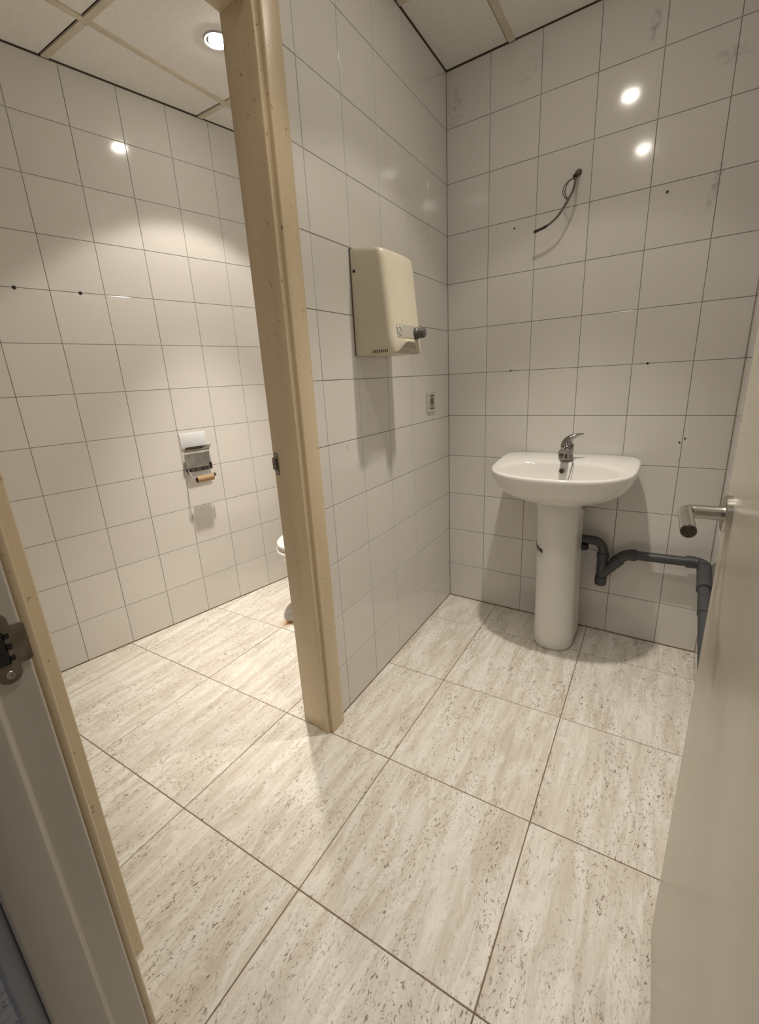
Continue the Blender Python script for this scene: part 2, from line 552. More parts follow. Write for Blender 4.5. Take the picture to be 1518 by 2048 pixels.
# entrance wall (three pieces around the doorway, joined)
FO = -2.05                        # outer face
EX0, EX1 = 0.37, 1.112            # doorway
bm = bmesh.new()
add_box(bm, (-1.45, FO, 0), (EX0 - 0.03, YF, H + 0.06))
add_box(bm, (EX1 + 0.03, FO, 0), (1.9, YF, H + 0.06))
add_box(bm, (EX0 - 0.03, FO, 2.085), (EX1 + 0.03, YF, H + 0.06))
link('wall_front', to_mesh('wall_front', bm), 'plaster', None, kind='structure', label='painted wall around the entrance doorway', cat='wall')

# hall behind the camera
bm = bmesh.new()
add_box(bm, (-1.45, -3.5, 0), (-1.35, FO, 2.5))
add_box(bm, (1.9, -3.5, 0), (2.0, FO, 2.5))
add_box(bm, (-1.45, -3.6, 0), (2.0, -3.5, 2.5))
add_box(bm, (-1.45, -3.6, 2.5), (2.0, FO, 2.56))
link('wall_hall', to_mesh('wall_hall', bm), 'hall', None, kind='structure', label='blue-grey painted walls of the hallway outside', cat='wall')
hl = box('hall_fill_light', (-0.3, -2.9, 2.47), (0.9, -2.7, 2.5), 'tube', None, label='cool fill light added in the unseen hallway outside', cat='ceiling light')  # unseen glowing box, added as fill for the jamb, door and ceiling

# ------------------------------------------------------------------ ceiling
ceil = box('ceiling', (-1.6, -2.1, H + 0.02), (1.5, 0.3, H + 0.06), 'gap_shade', None, kind='structure',
           label='suspended ceiling of pale square panels in a bar grid', cat='ceiling')
CA = 0.045
def ceiling_part(cells_x, cells_y, clip):
    """panels between bar lines (rotated grid), cut at the room's walls, and the bars"""
    e1 = Vector((math.cos(CA), math.sin(CA), 0)); e2 = Vector((-math.sin(CA), math.cos(CA), 0))
    def cut(bm):
        for p, n in clip:
            bmesh.ops.bisect_plane(bm, geom=bm.verts[:] + bm.edges[:] + bm.faces[:], plane_co=p, plane_no=n, clear_outer=True)
            es = [e for e in bm.edges if e.is_boundary]
            if es:
                bmesh.ops.holes_fill(bm, edges=es)
        return len(bm.faces) > 3
    def slab(name, a0, a1, b0, b1, z0, z1, mat, holes=()):
        bm = bmesh.new()
        add_box(bm, (a0, b0, z0), (a1, b1, z1))
        for v in bm.verts:
            v.co = e1 * v.co.x + e2 * v.co.y + Vector((0, 0, v.co.z))
        if cut(bm):
            link(name, to_mesh(name, bm), mat, ceil)
        else:
            bm.free()
    for i in range(len(cells_x) - 1):
        for j in range(len(cells_y) - 1):
            dz = random.uniform(-0.001, 0.001)
            slab('ceiling_panel', cells_x[i] + 0.009, cells_x[i + 1] - 0.0175, cells_y[j] + 0.009, cells_y[j + 1] - 0.0175, H + dz, H + 0.012 + dz, 'panel')
    for a in cells_x[1:-1]:
        slab('ceiling_bar', a - 0.012, a + 0.012, cells_y[0], cells_y[-1], H - 0.005, H + 0.003, 'tbar')
    for b in cells_y[1:-1]:
        for i in range(len(cells_x) - 1):
            slab('ceiling_bar', cells_x[i] + 0.012, cells_x[i + 1] - 0.012, b - 0.012, b + 0.012, H - 0.0045, H + 0.003, 'tbar')
nD = Vector((1, -DR, 0)).normalized(); nL = Vector((1, -LR, 0)).normalized()
ceiling_part([-0.323, 0.277, 0.877, 1.477], [-2.23, -1.63, -1.03, -0.43, 0.17],
             [(dpt(0, 0.004), -nD), ((RX - 0.004, 0, 0), Vector((1, 0, 0))), ((0, -0.005, 0), Vector((0, 1, 0))), ((0, YF + 0.003, 0), Vector((0, -1, 0)))])
ceiling_part([-1.473, -0.883, -0.293, 0.3], [-2.17, -1.58, -0.991, -0.40, 0.19],
             [(dpt(0, -0.105), nD), (Vector((LX, 0, 0)) + nL * 0.005, -nL), ((0, -0.005, 0), Vector((0, 1, 0))), ((0, YF + 0.003, 0), Vector((0, -1, 0)))])

def downlight(x, y, label, group, k_wide=1.0, k_core=1.0, core_deg=72.0):
    o = empty('downlight', (x, y, H - 0.002), 0, label, 'ceiling light', group)
    lathe_obj('reflector', [(0.036, -0.002), (0.034, -0.0005), (0.0285, 0.002), (0.0285, 0.004), (0.036, 0.004)], 'chrome', o, n=40)
    lathe_obj('trim_ring', [(0.0362, 0.004), (0.0365, -0.003), (0.044, -0.004), (0.047, 0.002), (0.040, 0.006)], 'trim_white', o, n=40)
    lathe_obj('lamp', [(0.0285, 0.003), (0.0285, -0.0045), (0.025, -0.0075), (0.016, -0.0095), (0.002, -0.0105)], 'lamp', o, n=32)
    ld = bpy.data.lights.new('lamp_light', 'SPOT')
    ld.energy = LAMP_W * k_wide
    ld.color = LAMP_COL
    ld.spot_size = math.radians(SPOT_DEG)
    ld.spot_blend = SPOT_BLEND
    ld.shadow_soft_size = 0.03
    lc = ld.copy()
    lc.energy = LAMP_CORE_W * k_core
    lc.spot_size = math.radians(core_deg)
    lc.spot_blend = 1.0
    for d_ in (ld, lc):
        lo = bpy.data.objects.new('lamp_light', d_)
        COL.objects.link(lo)
        lo.parent = o
        lo.location = (0, 0, -0.045)
    return o
downlight(0.605, -0.705, 'round recessed downlight above the washbasin', 'recessed downlights', 1.0, 1.06)
downlight(0.605, -1.36, 'round recessed downlight near the entrance door', 'recessed downlights', 0.8, 0.5)
downlight(-0.575, -0.70, 'round recessed downlight lit above the toilet cubicle', 'recessed downlights', 4.0, 2.6, 60.0)

# ------------------------------------------------------------------ cubicle door frame
tr1 = empty('trim_1', (0, 0, 0), 0, 'yellowed cream wooden door frame of the toilet cubicle', 'door frame', kind='structure')
def prism(name, poly, z0, z1, mat, parent, bevel=0.0, **kw):
    """vertical prism over an xy polygon, long edges softened"""
    bm = bmesh.new()
    lo = [bm.verts.new((x, y, z0)) for x, y in poly]
    hi = [bm.verts.new((x, y, z1)) for x, y in poly]
    n = len(poly)
    vert = []
    for i in range(n):
        j = (i + 1) % n
        bm.faces.new((lo[i], lo[j], hi[j], hi[i]))
    bm.faces.new(lo[::-1]); bm.faces.new(hi)
    if bevel:
        es = [e for e in bm.edges if abs(e.verts[0].co.z - e.verts[1].co.z) > 0.01]
        bmesh.ops.bevel(bm, geom=es, offset=bevel, segments=3, affect='EDGES', profile=0.5)
    return link(name, to_mesh(name, bm, bevel > 0, 40), mat, parent, **kw)
JH = 2.05
prism('jamb', [(-0.040, -1.152), (0.079, -1.1655), (0.080, -1.142), (-0.038, -1.13)], 0, JH + 0.02, 'frame', tr1, 0.003)
prism('architrave', [(0.066, -1.1495), (0.0925, -1.1500), (0.0885, -1.0835), (0.063, -1.083)], 0, JH + 0.075, 'frame', tr1, 0.004)
prism('far_architrave', [(-0.056, -1.142), (-0.042, -1.142), (-0.047, -1.07), (-0.061, -1.07)], 0, JH + 0.075, 'frame', tr1, 0.003)
# opposite jamb, by the entrance
prism('jamb', [(0.000, -1.868), (0.112, -1.868), (0.112, -1.892), (0.000, -1.892)], 0, JH + 0.02, 'frame', tr1, 0.005)
prism('architrave', [(0.110, -1.862), (0.131, -1.861), (0.134, -1.934), (0.113, -1.935)], 0, JH + 0.075, 'frame', tr1, 0.004)
# head
bm = bmesh.new()
vs = [(-0.040, -1.150), (0.084, -1.162), (0.112, -1.87), (0.000, -1.87)]
lo = [bm.verts.new((x, y, JH)) for x, y in vs]; hi = [bm.verts.new((x, y, JH + 0.025)) for x, y in vs]
for i in range(4):
    bm.faces.new((lo[i], lo[(i + 1) % 4], hi[(i + 1) % 4], hi[i]))
bm.faces.new(lo[::-1]); bm.faces.new(hi)
link('head', to_mesh('head', bm), 'frame', tr1)
prism('head_architrave', [(0.066, -1.0835), (0.0925, -1.0835), (0.131, -1.93), (0.110, -1.93)], JH + 0.015, JH + 0.08, 'frame', tr1)

def strike_plate(parent, loc, rotz, s=1.0, mat='rustysteel'):
    """local frame: plate in the XZ plane, facing -Y, lip to -X"""
    e = empty('strike_plate', loc, rotz)
    e.parent = parent
    e.scale = (s, s, s)
    bm = bmesh.new()
    # outline: long narrow plate with rounded ends and a wider lip in the middle
    pts = []
    for k in range(9):
        a = math.pi * k / 8
        pts.append((0.011 * math.cos(a), 0.030 + 0.011 * math.sin(a)))
    pts += [(-0.011, 0.024), (-0.014, 0.0225), (-0.021, 0.0225), (-0.0235, 0.020), (-0.0235, -0.020), (-0.021, -0.0225), (-0.014, -0.0225), (-0.011, -0.024)]
    for k in range(9):
        a = math.pi + math.pi * k / 8
        pts.append((0.011 * math.cos(a), -0.030 + 0.011 * math.sin(a)))
    f = [bm.verts.new((x, -0.0016, z)) for x, z in pts]
    b = [bm.verts.new((x, 0.0, z)) for x, z in pts]
    n = len(pts)
    for i in range(n):
        bm.faces.new((f[i], f[(i + 1) % n], b[(i + 1) % n], b[i]))
    bm.faces.new(f); bm.faces.new(b[::-1])
    p = link('plate', to_mesh('plate', bm), mat, e)
    bm = bmesh.new()
    add_box(bm, (-0.004, -0.0021, -0.019), (0.008, -0.0014, 0.019))
    add_box(bm, (-0.0085, -0.0021, 0.010), (-0.003, -0.0014, 0.016))
    add_box(bm, (-0.0085, -0.0021, -0.003), (-0.003, -0.0014, 0.004))
    add_box(bm, (-0.0085, -0.0021, -0.016), (-0.003, -0.0014, -0.010))
    link('latch_slot', to_mesh('latch_slot', bm), 'black', e)
    for z in (0.031, -0.031):
        lathe_obj('screw', [(0.0048, -0.0016), (0.0042, -0.0026), (0.0014, -0.0024), (0.0012, -0.0018)], 'steel', e, 'y', (0.0, 0, z), 16)
    return e
strike_plate(tr1, (-0.029, -1.1535, 0.960), math.atan2(-0.012, 0.124), 0.86, 'rustysteel')

# ------------------------------------------------------------------ entrance door frame
tr2 = empty('trim_2', (0, 0, 0), 0, 'cream lacquered frame of the entrance doorway', 'door frame', kind='structure')
prism('jamb', [(EX0 - 0.03, YF + 0.0), (EX0, YF - 0.002), (EX0, -1.991), (EX0 + 0.013, -1.993), (EX0 + 0.013, FO), (EX0 - 0.03, FO)], 0, JH + 0.03, 'frame2', tr2, 0.004)
prism('inner_architrave', [(EX0 - 0.085, YF), (EX0 - 0.085, YF + 0.012), (EX0 - 0.012, YF + 0.012), (EX0 - 0.012, YF)], 0, JH + 0.08, 'frame', tr2, 0.004)
prism('outer_architrave', [(EX0 - 0.08, FO), (EX0 + 0.004, FO), (EX0 + 0.004, FO - 0.022), (EX0 - 0.08, FO - 0.022)], 0, JH + 0.08, 'hall', tr2, 0.004)
prism('jamb', [(EX1, YF), (EX1 + 0.03, YF), (EX1 + 0.03, FO), (EX1 - 0.013, FO), (EX1 - 0.013, -1.993), (EX1, -1.991)], 0, JH + 0.03, 'frame2', tr2, 0.004)
box('head', (EX0 - 0.03, FO, JH), (EX1 + 0.03, YF, JH + 0.03), 'frame2', tr2, 0.004)
strike_plate(tr2, (EX0 + 0.0002, -1.973, 0.915), math.pi / 2, 1.1, 'rustysteel').scale.x = -1.1

# ------------------------------------------------------------------ entrance door, open along the right wall
DFX, DFY, DHX, DHY = 1.0655, -1.237, 1.1045, -1.955      # free edge and hinge edge on the visible face
dw_ = math.hypot(DHX - DFX, DHY - DFY)
door = empty('door_1', (DHX, DHY, 0), math.atan2(DFY - DHY, DFX - DHX), 'open cream entrance door with a steel lever handle', 'door', kind='structure')
# local X: hinge -> free edge, local Y: towards the washroom (left), visible face at Y = 0
box('leaf', (0.0, -0.036, 0.008), (dw_, 0.0, 2.04), 'door', door, 0.003)
hx = dw_ - 0.046
hz = 0.974
hd = empty('handle', (hx, 0, hz)); hd.parent = door
lathe_obj('rosette', [(0.0275, 0.0), (0.0275, 0.0075), (0.0262, 0.009), (0.012, 0.0092)], 'steel', hd, 'y', n=40)
pts = [(0, 0.004, 0), (0, 0.020, 0)] + arc((-0.014, 0.042, 0), 0.014, 0, math.pi / 2, (1, 0, 0), (0, 1, 0), 8) + [(-0.09, 0.056, 0), (-0.1065, 0.056, 0)]
tube_obj('lever', pts, [0.0098] * (len(pts)), 'steel', hd, 20)
lathe_obj('lever_end', [(0.0096, -0.107), (0.0088, -0.1078), (0.004, -0.1079)], 'steel_dark', hd, 'x', (0, 0.056, 0), 20)

# ------------------------------------------------------------------ washbasin
SX = 0.597
basin = empty('washbasin', (SX, 0, 0), 0, 'white oval ceramic washbasin standing on its pedestal', 'washbasin')
def dshape(a, bf, bb, cy, n=72, nf=2.35, nb=3.6):
    out = []
    for i in range(n):
        t = 2 * math.pi * i / n
        c, s = math.cos(t), math.sin(t)
        e = nb if s > 0 else nf
        x = a * math.copysign(abs(c) ** (2 / e), c)
        y = (bb if s > 0 else bf) * math.copysign(abs(s) ** (2 / e), s)
        out.append((x, cy + y))
    return out
def sst(t):
    t = max(0, min(1, t)); return t * t * (3 - 2 * t)
OUT = dshape(0.276, 0.262, 0.184, -0.187, nb=5.0)
INN = dshape(0.222, 0.165, 0.105, -0.255, nb=2.6)
def deck(y):
    return 0.024 * sst((y + 0.31) / 0.30)
rings = []
for s, z in ((0.22, 0.655), (0.35, 0.664), (0.50, 0.677), (0.67, 0.695), (0.82, 0.717), (0.915, 0.742), (0.968, 0.768), (0.993, 0.790)):
    rings.append([(x * s, -0.187 + (y + 0.187) * (s if y < -0.187 else max(s, 0.55) * 1.0), z + deck(y) * sst((z - 0.7) / 0.09)) for x, y in OUT])
for s, z in ((1.0, 0.801), (0.996, 0.807), (0.984, 0.8105), (0.966, 0.811)):
    rings.append([(x * s, -0.187 + (y + 0.187) * (s if y < -0.187 else min(1, s + 0.004)), z + deck(y)) for x, y in OUT])
for k in (0.5, 0.9):
    rings.append([((1 - k) * xo * 0.966 + k * xi * 1.03, (1 - k) * (-0.187 + (yo + 0.187) * 0.966) + k * (-0.255 + (yi + 0.255) * 1.03),
                   0.811 + deck((1 - k) * yo + k * yi) - 0.002 * k) for (xo, yo), (xi, yi) in zip(OUT, INN)])
for s, z in ((1.0, 0.806), (0.97, 0.797), (0.93, 0.78), (0.86, 0.75), (0.74, 0.718), (0.55, 0.695), (0.32, 0.682), (0.10, 0.677)):
    rings.append([(x * s, -0.255 + (y + 0.255) * s, z + deck(y) * sst((z - 0.74) / 0.066)) for x, y in INN])
bm = bmesh.new()
loft(bm, rings, True, True)
link('bowl', to_mesh('bowl', bm, True), 'ceramic', basin)
# overflow and drain
lathe_obj('overflow_ring', [(0.0115, 0.006), (0.0115, -0.0015), (0.0085, -0.003), (0.008, 0.0)], 'chrome', basin, 'y', (-0.004, -0.168, 0.787), 24, rot=(0, 0, 0))
lathe_obj('overflow_hole', [(0.0083, -0.0014), (0.0080, -0.0022), (0.002, -0.0021)], 'ceramic_dark', basin, 'y', (-0.004, -0.168, 0.787), 20)
lathe_obj('drain', [(0.030, 0.676), (0.028, 0.680), (0.020, 0.680), (0.016, 0.677)], 'chrome', basin, 'z', (0, -0.255, 0), 28)
# pedestal
def ped(hw, front, back, z, n=44):
    pts = []
    ox = 0.012 - 0.0165 * z / 0.68
    m = n // 2
    cy = front + hw * 1.0
    for i in range(m + 1):
        a = math.pi + math.pi * i / m
        pts.append((hw * math.copysign(abs(math.cos(a)) ** 0.86, math.cos(a)), cy + hw * math.sin(a), z))
    for i in range(1, 6):
        pts.append((hw * (1 - 0.03 * i / 5), cy + (back - cy) * i / 6, z))
    for i in range(6):
        pts.append((hw * 0.97 * (1 - 2 * i / 5), back, z))
    for i in range(5, 0, -1):
        pts.append((-hw * (1 - 0.03 * i / 5), cy + (back - cy) * i / 6, z))
    return [(x + ox, y, zz) for x, y, zz in pts]
bm = bmesh.new()
loft(bm, [ped(0.072, -0.270, -0.075, 0.0005), ped(0.079, -0.277, -0.072, 0.004), ped(0.0825, -0.281, -0.07, 0.014), ped(0.083, -0.282, -0.07, 0.05),
          ped(0.081, -0.276, -0.07, 0.2), ped(0.081, -0.272, -0.07, 0.4), ped(0.0815, -0.272, -0.07, 0.55), ped(0.0835, -0.275, -0.07, 0.64), ped(0.085, -0.276, -0.07, 0.67), ped(0.083, -0.27, -0.07, 0.683)])
pd = link('pedestal', to_mesh('pedestal', bm, True, 60), 'ceramic', basin)
# paper sticker wrapped on the pedestal's left flank: dark band above, white text strip below
def wrap_patch(name, a0, a1, z00, z01, h, mat, off=0.0007):
    bm = bmesh.new()
    hw, front = 0.0814, -0.2722
    cy = front + hw
    rows = []
    for k in range(9):
        t = k / 8
        a = math.pi + (a0 + (a1 - a0) * t)
        r = hw + off
        x = r * math.copysign(abs(math.cos(a)) ** 0.86, math.cos(a)); y = cy + r * math.sin(a)
        z = z00 + (z01 - z00) * t
        x += 0.012 - 0.0165 * z / 0.68
        rows.append((bm.verts.new((x, y, z)), bm.verts.new((x, y, z - h))))
    for p, q in zip(rows, rows[1:]):
        bm.faces.new((p[0], q[0], q[1], p[1]))
    return link(name, to_mesh(name, bm, True), mat, pd)
wrap_patch('sticker_band', 0.12, 1.12, 0.487, 0.463, 0.0165, 'ink')
wrap_patch('sticker_paper', 0.12, 1.12, 0.4705, 0.4465, 0.026, 'sticker')
wrap_patch('sticker_print', 0.26, 0.78, 0.463, 0.4505, 0.003, 'dryer_panel', 0.0010)
wrap_patch('sticker_print', 0.36, 0.78, 0.4555, 0.446, 0.003, 'socket_well', 0.0010)
wrap_patch('sticker_print', 0.92, 1.08, 0.4665, 0.4625, 0.006, 'ceramic_dark', 0.0010)

# ------------------------------------------------------------------ faucet
FXc, FYc, FZ = 0.600, -0.128, 0.8345
fau = empty('faucet', (FXc, FYc, FZ), 0, 'worn chrome single-lever tap on the washbasin', 'tap')
lathe_obj('body', [(0.027, -0.002), (0.0275, 0.003), (0.0255, 0.006), (0.0248, 0.02), (0.0252, 0.040), (0.0255, 0.0535)], 'chrome', fau, n=36)
pts = smooth_path([(0, -0.012, 0.036), (-0.001, -0.035, 0.041), (-0.002, -0.062, 0.040), (-0.002, -0.088, 0.034)], 5)
bm = bmesh.new()
tube(bm, pts, [(0.012 + 0.004 * (1 - i / len(pts)), 0.0165 - 0.002 * i / len(pts)) for i in range(len(pts))], 18)
lathe(bm, [(0.011, -0.004), (0.0115, 0.010), (0.0105, 0.014)], 'z', (-0.002, -0.086, 0.014), 18)
link('spout', to_mesh('spout', bm, True, 50), 'chrome', fau)
# lever: cap on the body sweeping up to a pointed blade on the right
pts = smooth_path([(0.0, 0.0, 0.054), (-0.001, 0.0, 0.064), (0.002, 0.001, 0.075), (0.012, 0.003, 0.086), (0.028, 0.006, 0.0945), (0.046, 0.010, 0.100), (0.059, 0.013, 0.1025)], 6)
nn = len(pts)
rad = []
for i in range(nn):
    t = i / (nn - 1)
    w = 0.0256 * (1 - t) ** 0.75 + 0.0028
    h = 0.0256 * (1 - t) ** 1.25 + 0.0022
    rad.append((h, w * (1 - 0.2 * t)))
tube_obj('lever', pts, rad, 'chrome', fau, 24)
lathe_obj('seam_ring', [(0.0250, 0.052), (0.0235, 0.0535), (0.0250, 0.055)], 'steel_dark', fau, n=32)
tube_obj('plug_rod', smooth_path([(0.018, -0.015, 0.002), (0.028, -0.024, 0.001), (0.033, -0.034, -0.008), (0.031, -0.045, -0.03), (0.026, -0.07, -0.075), (0.012, -0.11, -0.145)], 6), 0.0017, 'steel_dark', fau, 8)

# ------------------------------------------------------------------ stop valve behind the pedestal
val = empty('stop_valve', (0.676, -0.03, 0.625), 0, 'small chrome stop valve behind the top of the pedestal', 'valve')
lathe_obj('valve_body', [(0.012, -0.055), (0.012, -0.02), (0.009, -0.015), (0.009, 0.03)], 'chrome', val, 'y', n=20)
lathe_obj('valve_handle', [(0.008, -0.075), (0.0125, -0.072), (0.0125, -0.058), (0.006, -0.055)], 'steel_dark', val, 'y', n=12)
tube_obj('valve_hose', smooth_path([(0, -0.04, 0.008), (-0.005, -0.042, 0.04), (-0.02, -0.06, 0.075), (-0.04, -0.08, 0.1)], 5), 0.005, 'steel', val, 10)

# ------------------------------------------------------------------ grey waste pipe
pip = empty('waste_pipe', (0.765, -0.05, 0.0), 0, 'dark grey plastic waste pipe with branch and elbows below the washbasin', 'pipe')
R0 = 0.0195
PZ = 0.428
# from behind the pedestal: run, elbow down
pts = [(-0.20, 0.0, 0.462), (-0.055, 0.0, 0.462)] + arc((-0.045, 0.0, 0.420), 0.042, math.pi / 2, 0, (1, 0, 0), (0, 0, 1), 8) + [(-0.003, 0.0, 0.405)]
tube_obj('trap_run', pts, R0, 'pvc', pip, 20)
lathe_obj('trap_nut', [(0.020, -0.012), (0.026, -0.010), (0.026, 0.014), (0.020, 0.016)], 'black', pip, 'z', (-0.088, 0, 0.428), 16)
lathe_obj('coupling', [(0.0205, 0.385), (0.0245, 0.387), (0.0245, 0.409), (0.0215, 0.411)], 'pvc', pip, 'z', (-0.002, 0, 0), 24)
# vertical branch piece with cap
lathe_obj('branch_stem', [(0.0215, 0.275), (0.0215, 0.39)], 'pvc', pip, 'z', (-0.002, 0, 0), 24)
lathe_obj('end_cap', [(0.020, 0.258), (0.0235, 0.262), (0.0245, 0.268), (0.0245, 0.296), (0.0215, 0.298)], 'pvc', pip, 'z', (-0.002, 0, 0), 24)
tube_obj('branch_arm', [(-0.004, 0, 0.305), (0.034, 0, 0.352), (0.056, 0, 0.383)], [0.0215, 0.0225, 0.0225], 'pvc', pip, 20)
tube_obj('arm_collar', [(0.046, 0, 0.369), (0.062, 0, 0.391)], 0.0255, 'pvc', pip, 20)
c0 = Vector((0.055, 0, 0.382))
pts = [c0, (0.066, 0, 0.396), (0.077, 0, 0.4075), (0.090, 0, 0.4155), (0.104, 0, 0.4192), (0.125, 0, 0.4205)]
tube_obj('elbow', smooth_path(pts, 3), 0.0225, 'pvc', pip, 20)
tube_obj('coupling', [(0.098, 0, 0.4190), (0.122, 0, 0.4203)], 0.0250, 'pvc', pip, 20)
tube_obj('pipe_run', [(0.11, 0, 0.420), (0.325, 0, 0.4275)], R0, 'pvc', pip, 20)
tube_obj('coupling', [(0.298, 0, 0.4268), (0.328, 0, 0.4278)], 0.0245, 'pvc', pip, 20)
pts = [(0.320, 0, 0.4275)] + [Vector(q) for q in arc((0.328, -0.030, 0.4275), 0.030, math.pi / 2, 0, (1, 0, 0), (0, 1, 0), 8)] + [(0.358, -0.045, 0.4270)]
tube_obj('elbow', pts, 0.0225, 'pvc', pip, 20)
tube_obj('coupling', [(0.358, -0.036, 0.4275), (0.3575, -0.052, 0.4268)], 0.0245, 'pvc', pip, 20)
tube_obj('pipe_run', [(0.358, -0.04, 0.427), (0.3545, -0.42, 0.41)], R0, 'pvc', pip, 20)
tube_obj('pipe_run', [(0.3545, -0.42, 0.41), (0.353, -1.0, 0.39)], R0 * 0.9, 'pvc', pip, 20)
tube_obj('coupling', [(0.3575, -0.055, 0.4268), (0.356, -0.24, 0.4185)], 0.0240, 'pvc', pip, 20)

# ------------------------------------------------------------------ hand dryer
nrm = Vector((1, -DR, 0)).normalized()
dry = empty('hand_dryer', dpt(-0.712, 0.001, 1.272), math.atan2(1, DR), 'yellowed cream hand dryer mounted on the partition wall', 'hand dryer')
# local X along the wall (towards the corner), local -Y out of the wall, Z up
hw = 0.108
HT = 0.322
def dsec(z, d, r=0.023, n=8, wtop=hw):
    """rounded section: back on the wall, front corners rounded"""
    pts = [(-wtop, 0, z)]
    for k in range(n + 1):
        a = math.pi + (math.pi / 2) * k / n
        pts.append((-wtop + r + r * math.cos(a), -(d - r) + r * math.sin(a), z))
    for k in range(1, 24):
        x = (-wtop + r) + (2 * wtop - 2 * r) * k / 24
        pts.append((x, -d - 0.004 * math.sin(math.pi * k / 24), z))
    for k in range(n + 1):
        a = 1.5 * math.pi + (math.pi / 2) * k / n
        pts.append((wtop - r + r * math.cos(a), -(d - r) + r * math.sin(a), z))
    pts.append((wtop, 0, z))
    return pts
def depth(z):
    return 0.150 - 0.030 * (z / HT)
rings = []
def arch(p):
    # the lower front edge rises in a shallow arch above the air outlet
    x, y, z = p
    f = sst((-y - 0.03) / 0.11)
    return (x, y, z + f * 0.034 * sst((x + 0.098) / 0.085) * sst((0.080 - x) / 0.045))
def inset(ring, s, z):
    return [(x * s, y * (s if y < 0 else 1), z) for x, y, _ in ring]
base = dsec(0.0, depth(0))
rings.append([arch((x * 0.95, y * 0.95, z + 0.0)) for x, y, z in base])
rings.append([arch((x * 0.99, y * 0.99, z + 0.0015)) for x, y, z in base])
rings.append([arch((x, y, z)) for x, y, z in dsec(0.005, depth(0.005))])
for z in (0.043, 0.08, 0.13, 0.18, 0.23, 0.28):
    rings.append(dsec(z, depth(z)))
def drop(ring):
    return [(x, y, z - 0.013 * (-y / 0.12)) for x, y, z in ring]
rings.append(drop(dsec(0.310, 0.1195)))
rings.append(drop(dsec(0.317, 0.1165, wtop=hw - 0.0008)))
rings.append(drop(dsec(0.3208, 0.111, wtop=hw - 0.003)))
rings.append(drop(dsec(0.322, 0.100, wtop=hw - 0.008)))
bm = bmesh.new()
loft(bm, rings)
link('casing', to_mesh('casing', bm, True, 40), 'dryer', dry)
box('back_plate', (-hw - 0.0015, -0.004, 0.0), (hw + 0.001, 0.001, HT), 'steel_dark', dry, 0.001)
lathe_obj('side_screw', [(0.0052, 0.0015), (0.0052, -0.0008), (0.001, -0.001)], 'black', dry, 'x', (-hw, -0.014, 0.255), 14)
def yfront(x, z):
    k = (x + hw - 0.023) / (2 * hw - 0.046)
    return -depth(z) - 0.004 * math.sin(math.pi * max(0, min(1, k)))
bm = bmesh.new()
xsx = [-0.084 + 0.150 * i / 10 for i in range(11)]
rows = []
for z in (0.0475, 0.0885):
    rows.append([bm.verts.new((x, yfront(x, z) - 0.0008 + (0.002 if (i in (0, 10)) else 0), z)) for i, x in enumerate(xsx)])
for i in range(10):
    bm.faces.new((rows[0][i], rows[0][i + 1], rows[1][i + 1], rows[1][i]))
link('control_strip', to_mesh('control_strip', bm, True), 'dryer_panel', dry)
box('sticker', (-0.077, yfront(-0.062, 0.067) - 0.0022, 0.052), (-0.047, yfront(-0.062, 0.067) - 0.0002, 0.084), 'sticker', dry)
bm = bmesh.new()
yy = yfront(-0.06, 0.067) - 0.0028
for k in range(24):
    a0, a1 = 2 * math.pi * k / 24, 2 * math.pi * (k + 1) / 24
    q = [(-0.062 + r * math.cos(a), yy, 0.067 + r * 1.15 * math.sin(a)) for r, a in ((0.0095, a0), (0.0095, a1), (0.0115, a1), (0.0115, a0))]
    bm.faces.new([bm.verts.new(p) for p in q])
for off in (-0.0022, 0.0022):
    q = [(-0.062 + off - 0.004, yy, 0.060), (-0.062 + off - 0.0025, yy, 0.060), (-0.062 + off + 0.004, yy, 0.0745), (-0.062 + off + 0.0025, yy, 0.0745)]
    bm.faces.new([bm.verts.new(p) for p in q])
link('sticker_symbol', to_mesh('sticker_symbol', bm), 'ink', dry)
lathe_obj('push_button', [(0.0185, 0.0), (0.0195, -0.004), (0.0195, -0.012), (0.0165, -0.016), (0.0172, -0.030), (0.0145, -0.037), (0.002, -0.039)], 'knob', dry, 'y', (0.055, yfront(0.055, 0.066) + 0.002, 0.066), 28)
for k in range(8):
    box('vent_slot', (-hw - 0.0006, -0.143 + 0.0075 * k + 0.018, 0.004), (-hw + 0.004, -0.1395 + 0.0075 * k + 0.018, 0.013), 'black', dry, rot=(0, 0, 0))
box('air_outlet', (-0.025, -0.100, 0.010), (0.020, -0.085, 0.0215), 'ceramic_dark', dry, 0.001)

# ------------------------------------------------------------------ wall socket
soc = empty('wall_socket', dpt(-0.222, 0.0005, 1.080), math.atan2(1, DR), 'small pale socket plate with dark recess on the partition near the corner', 'socket')
bm = bmesh.new()
add_box(bm, (-0.041, -0.008, -0.043), (0.041, 0.0, -0.031), 0.002)
add_box(bm, (-0.041, -0.008, 0.031), (0.041, 0.0, 0.043), 0.002)
add_box(bm, (-0.041, -0.008, -0.033), (-0.018, 0.0, 0.033), 0.002)
add_box(bm, (0.029, -0.008, -0.033), (0.041, 0.0, 0.033), 0.002)
link('cover_plate', to_mesh('cover_plate', bm, True, 40), 'socket', soc)
box('recess', (-0.019, -0.003, -0.032), (0.030, 0.0, 0.032), 'ceramic_dark', soc)
box('insert', (-0.0175, -0.0085, -0.027), (0.0215, -0.002, 0.027), 'socket_in', soc, 0.0015)
lathe_obj('socket_well', [(0.0165, -0.0083), (0.0165, -0.0092), (0.012, -0.0088), (0.002, -0.0088)], 'socket_well', soc, 'y', (0.001, 0, 0.004), 24)

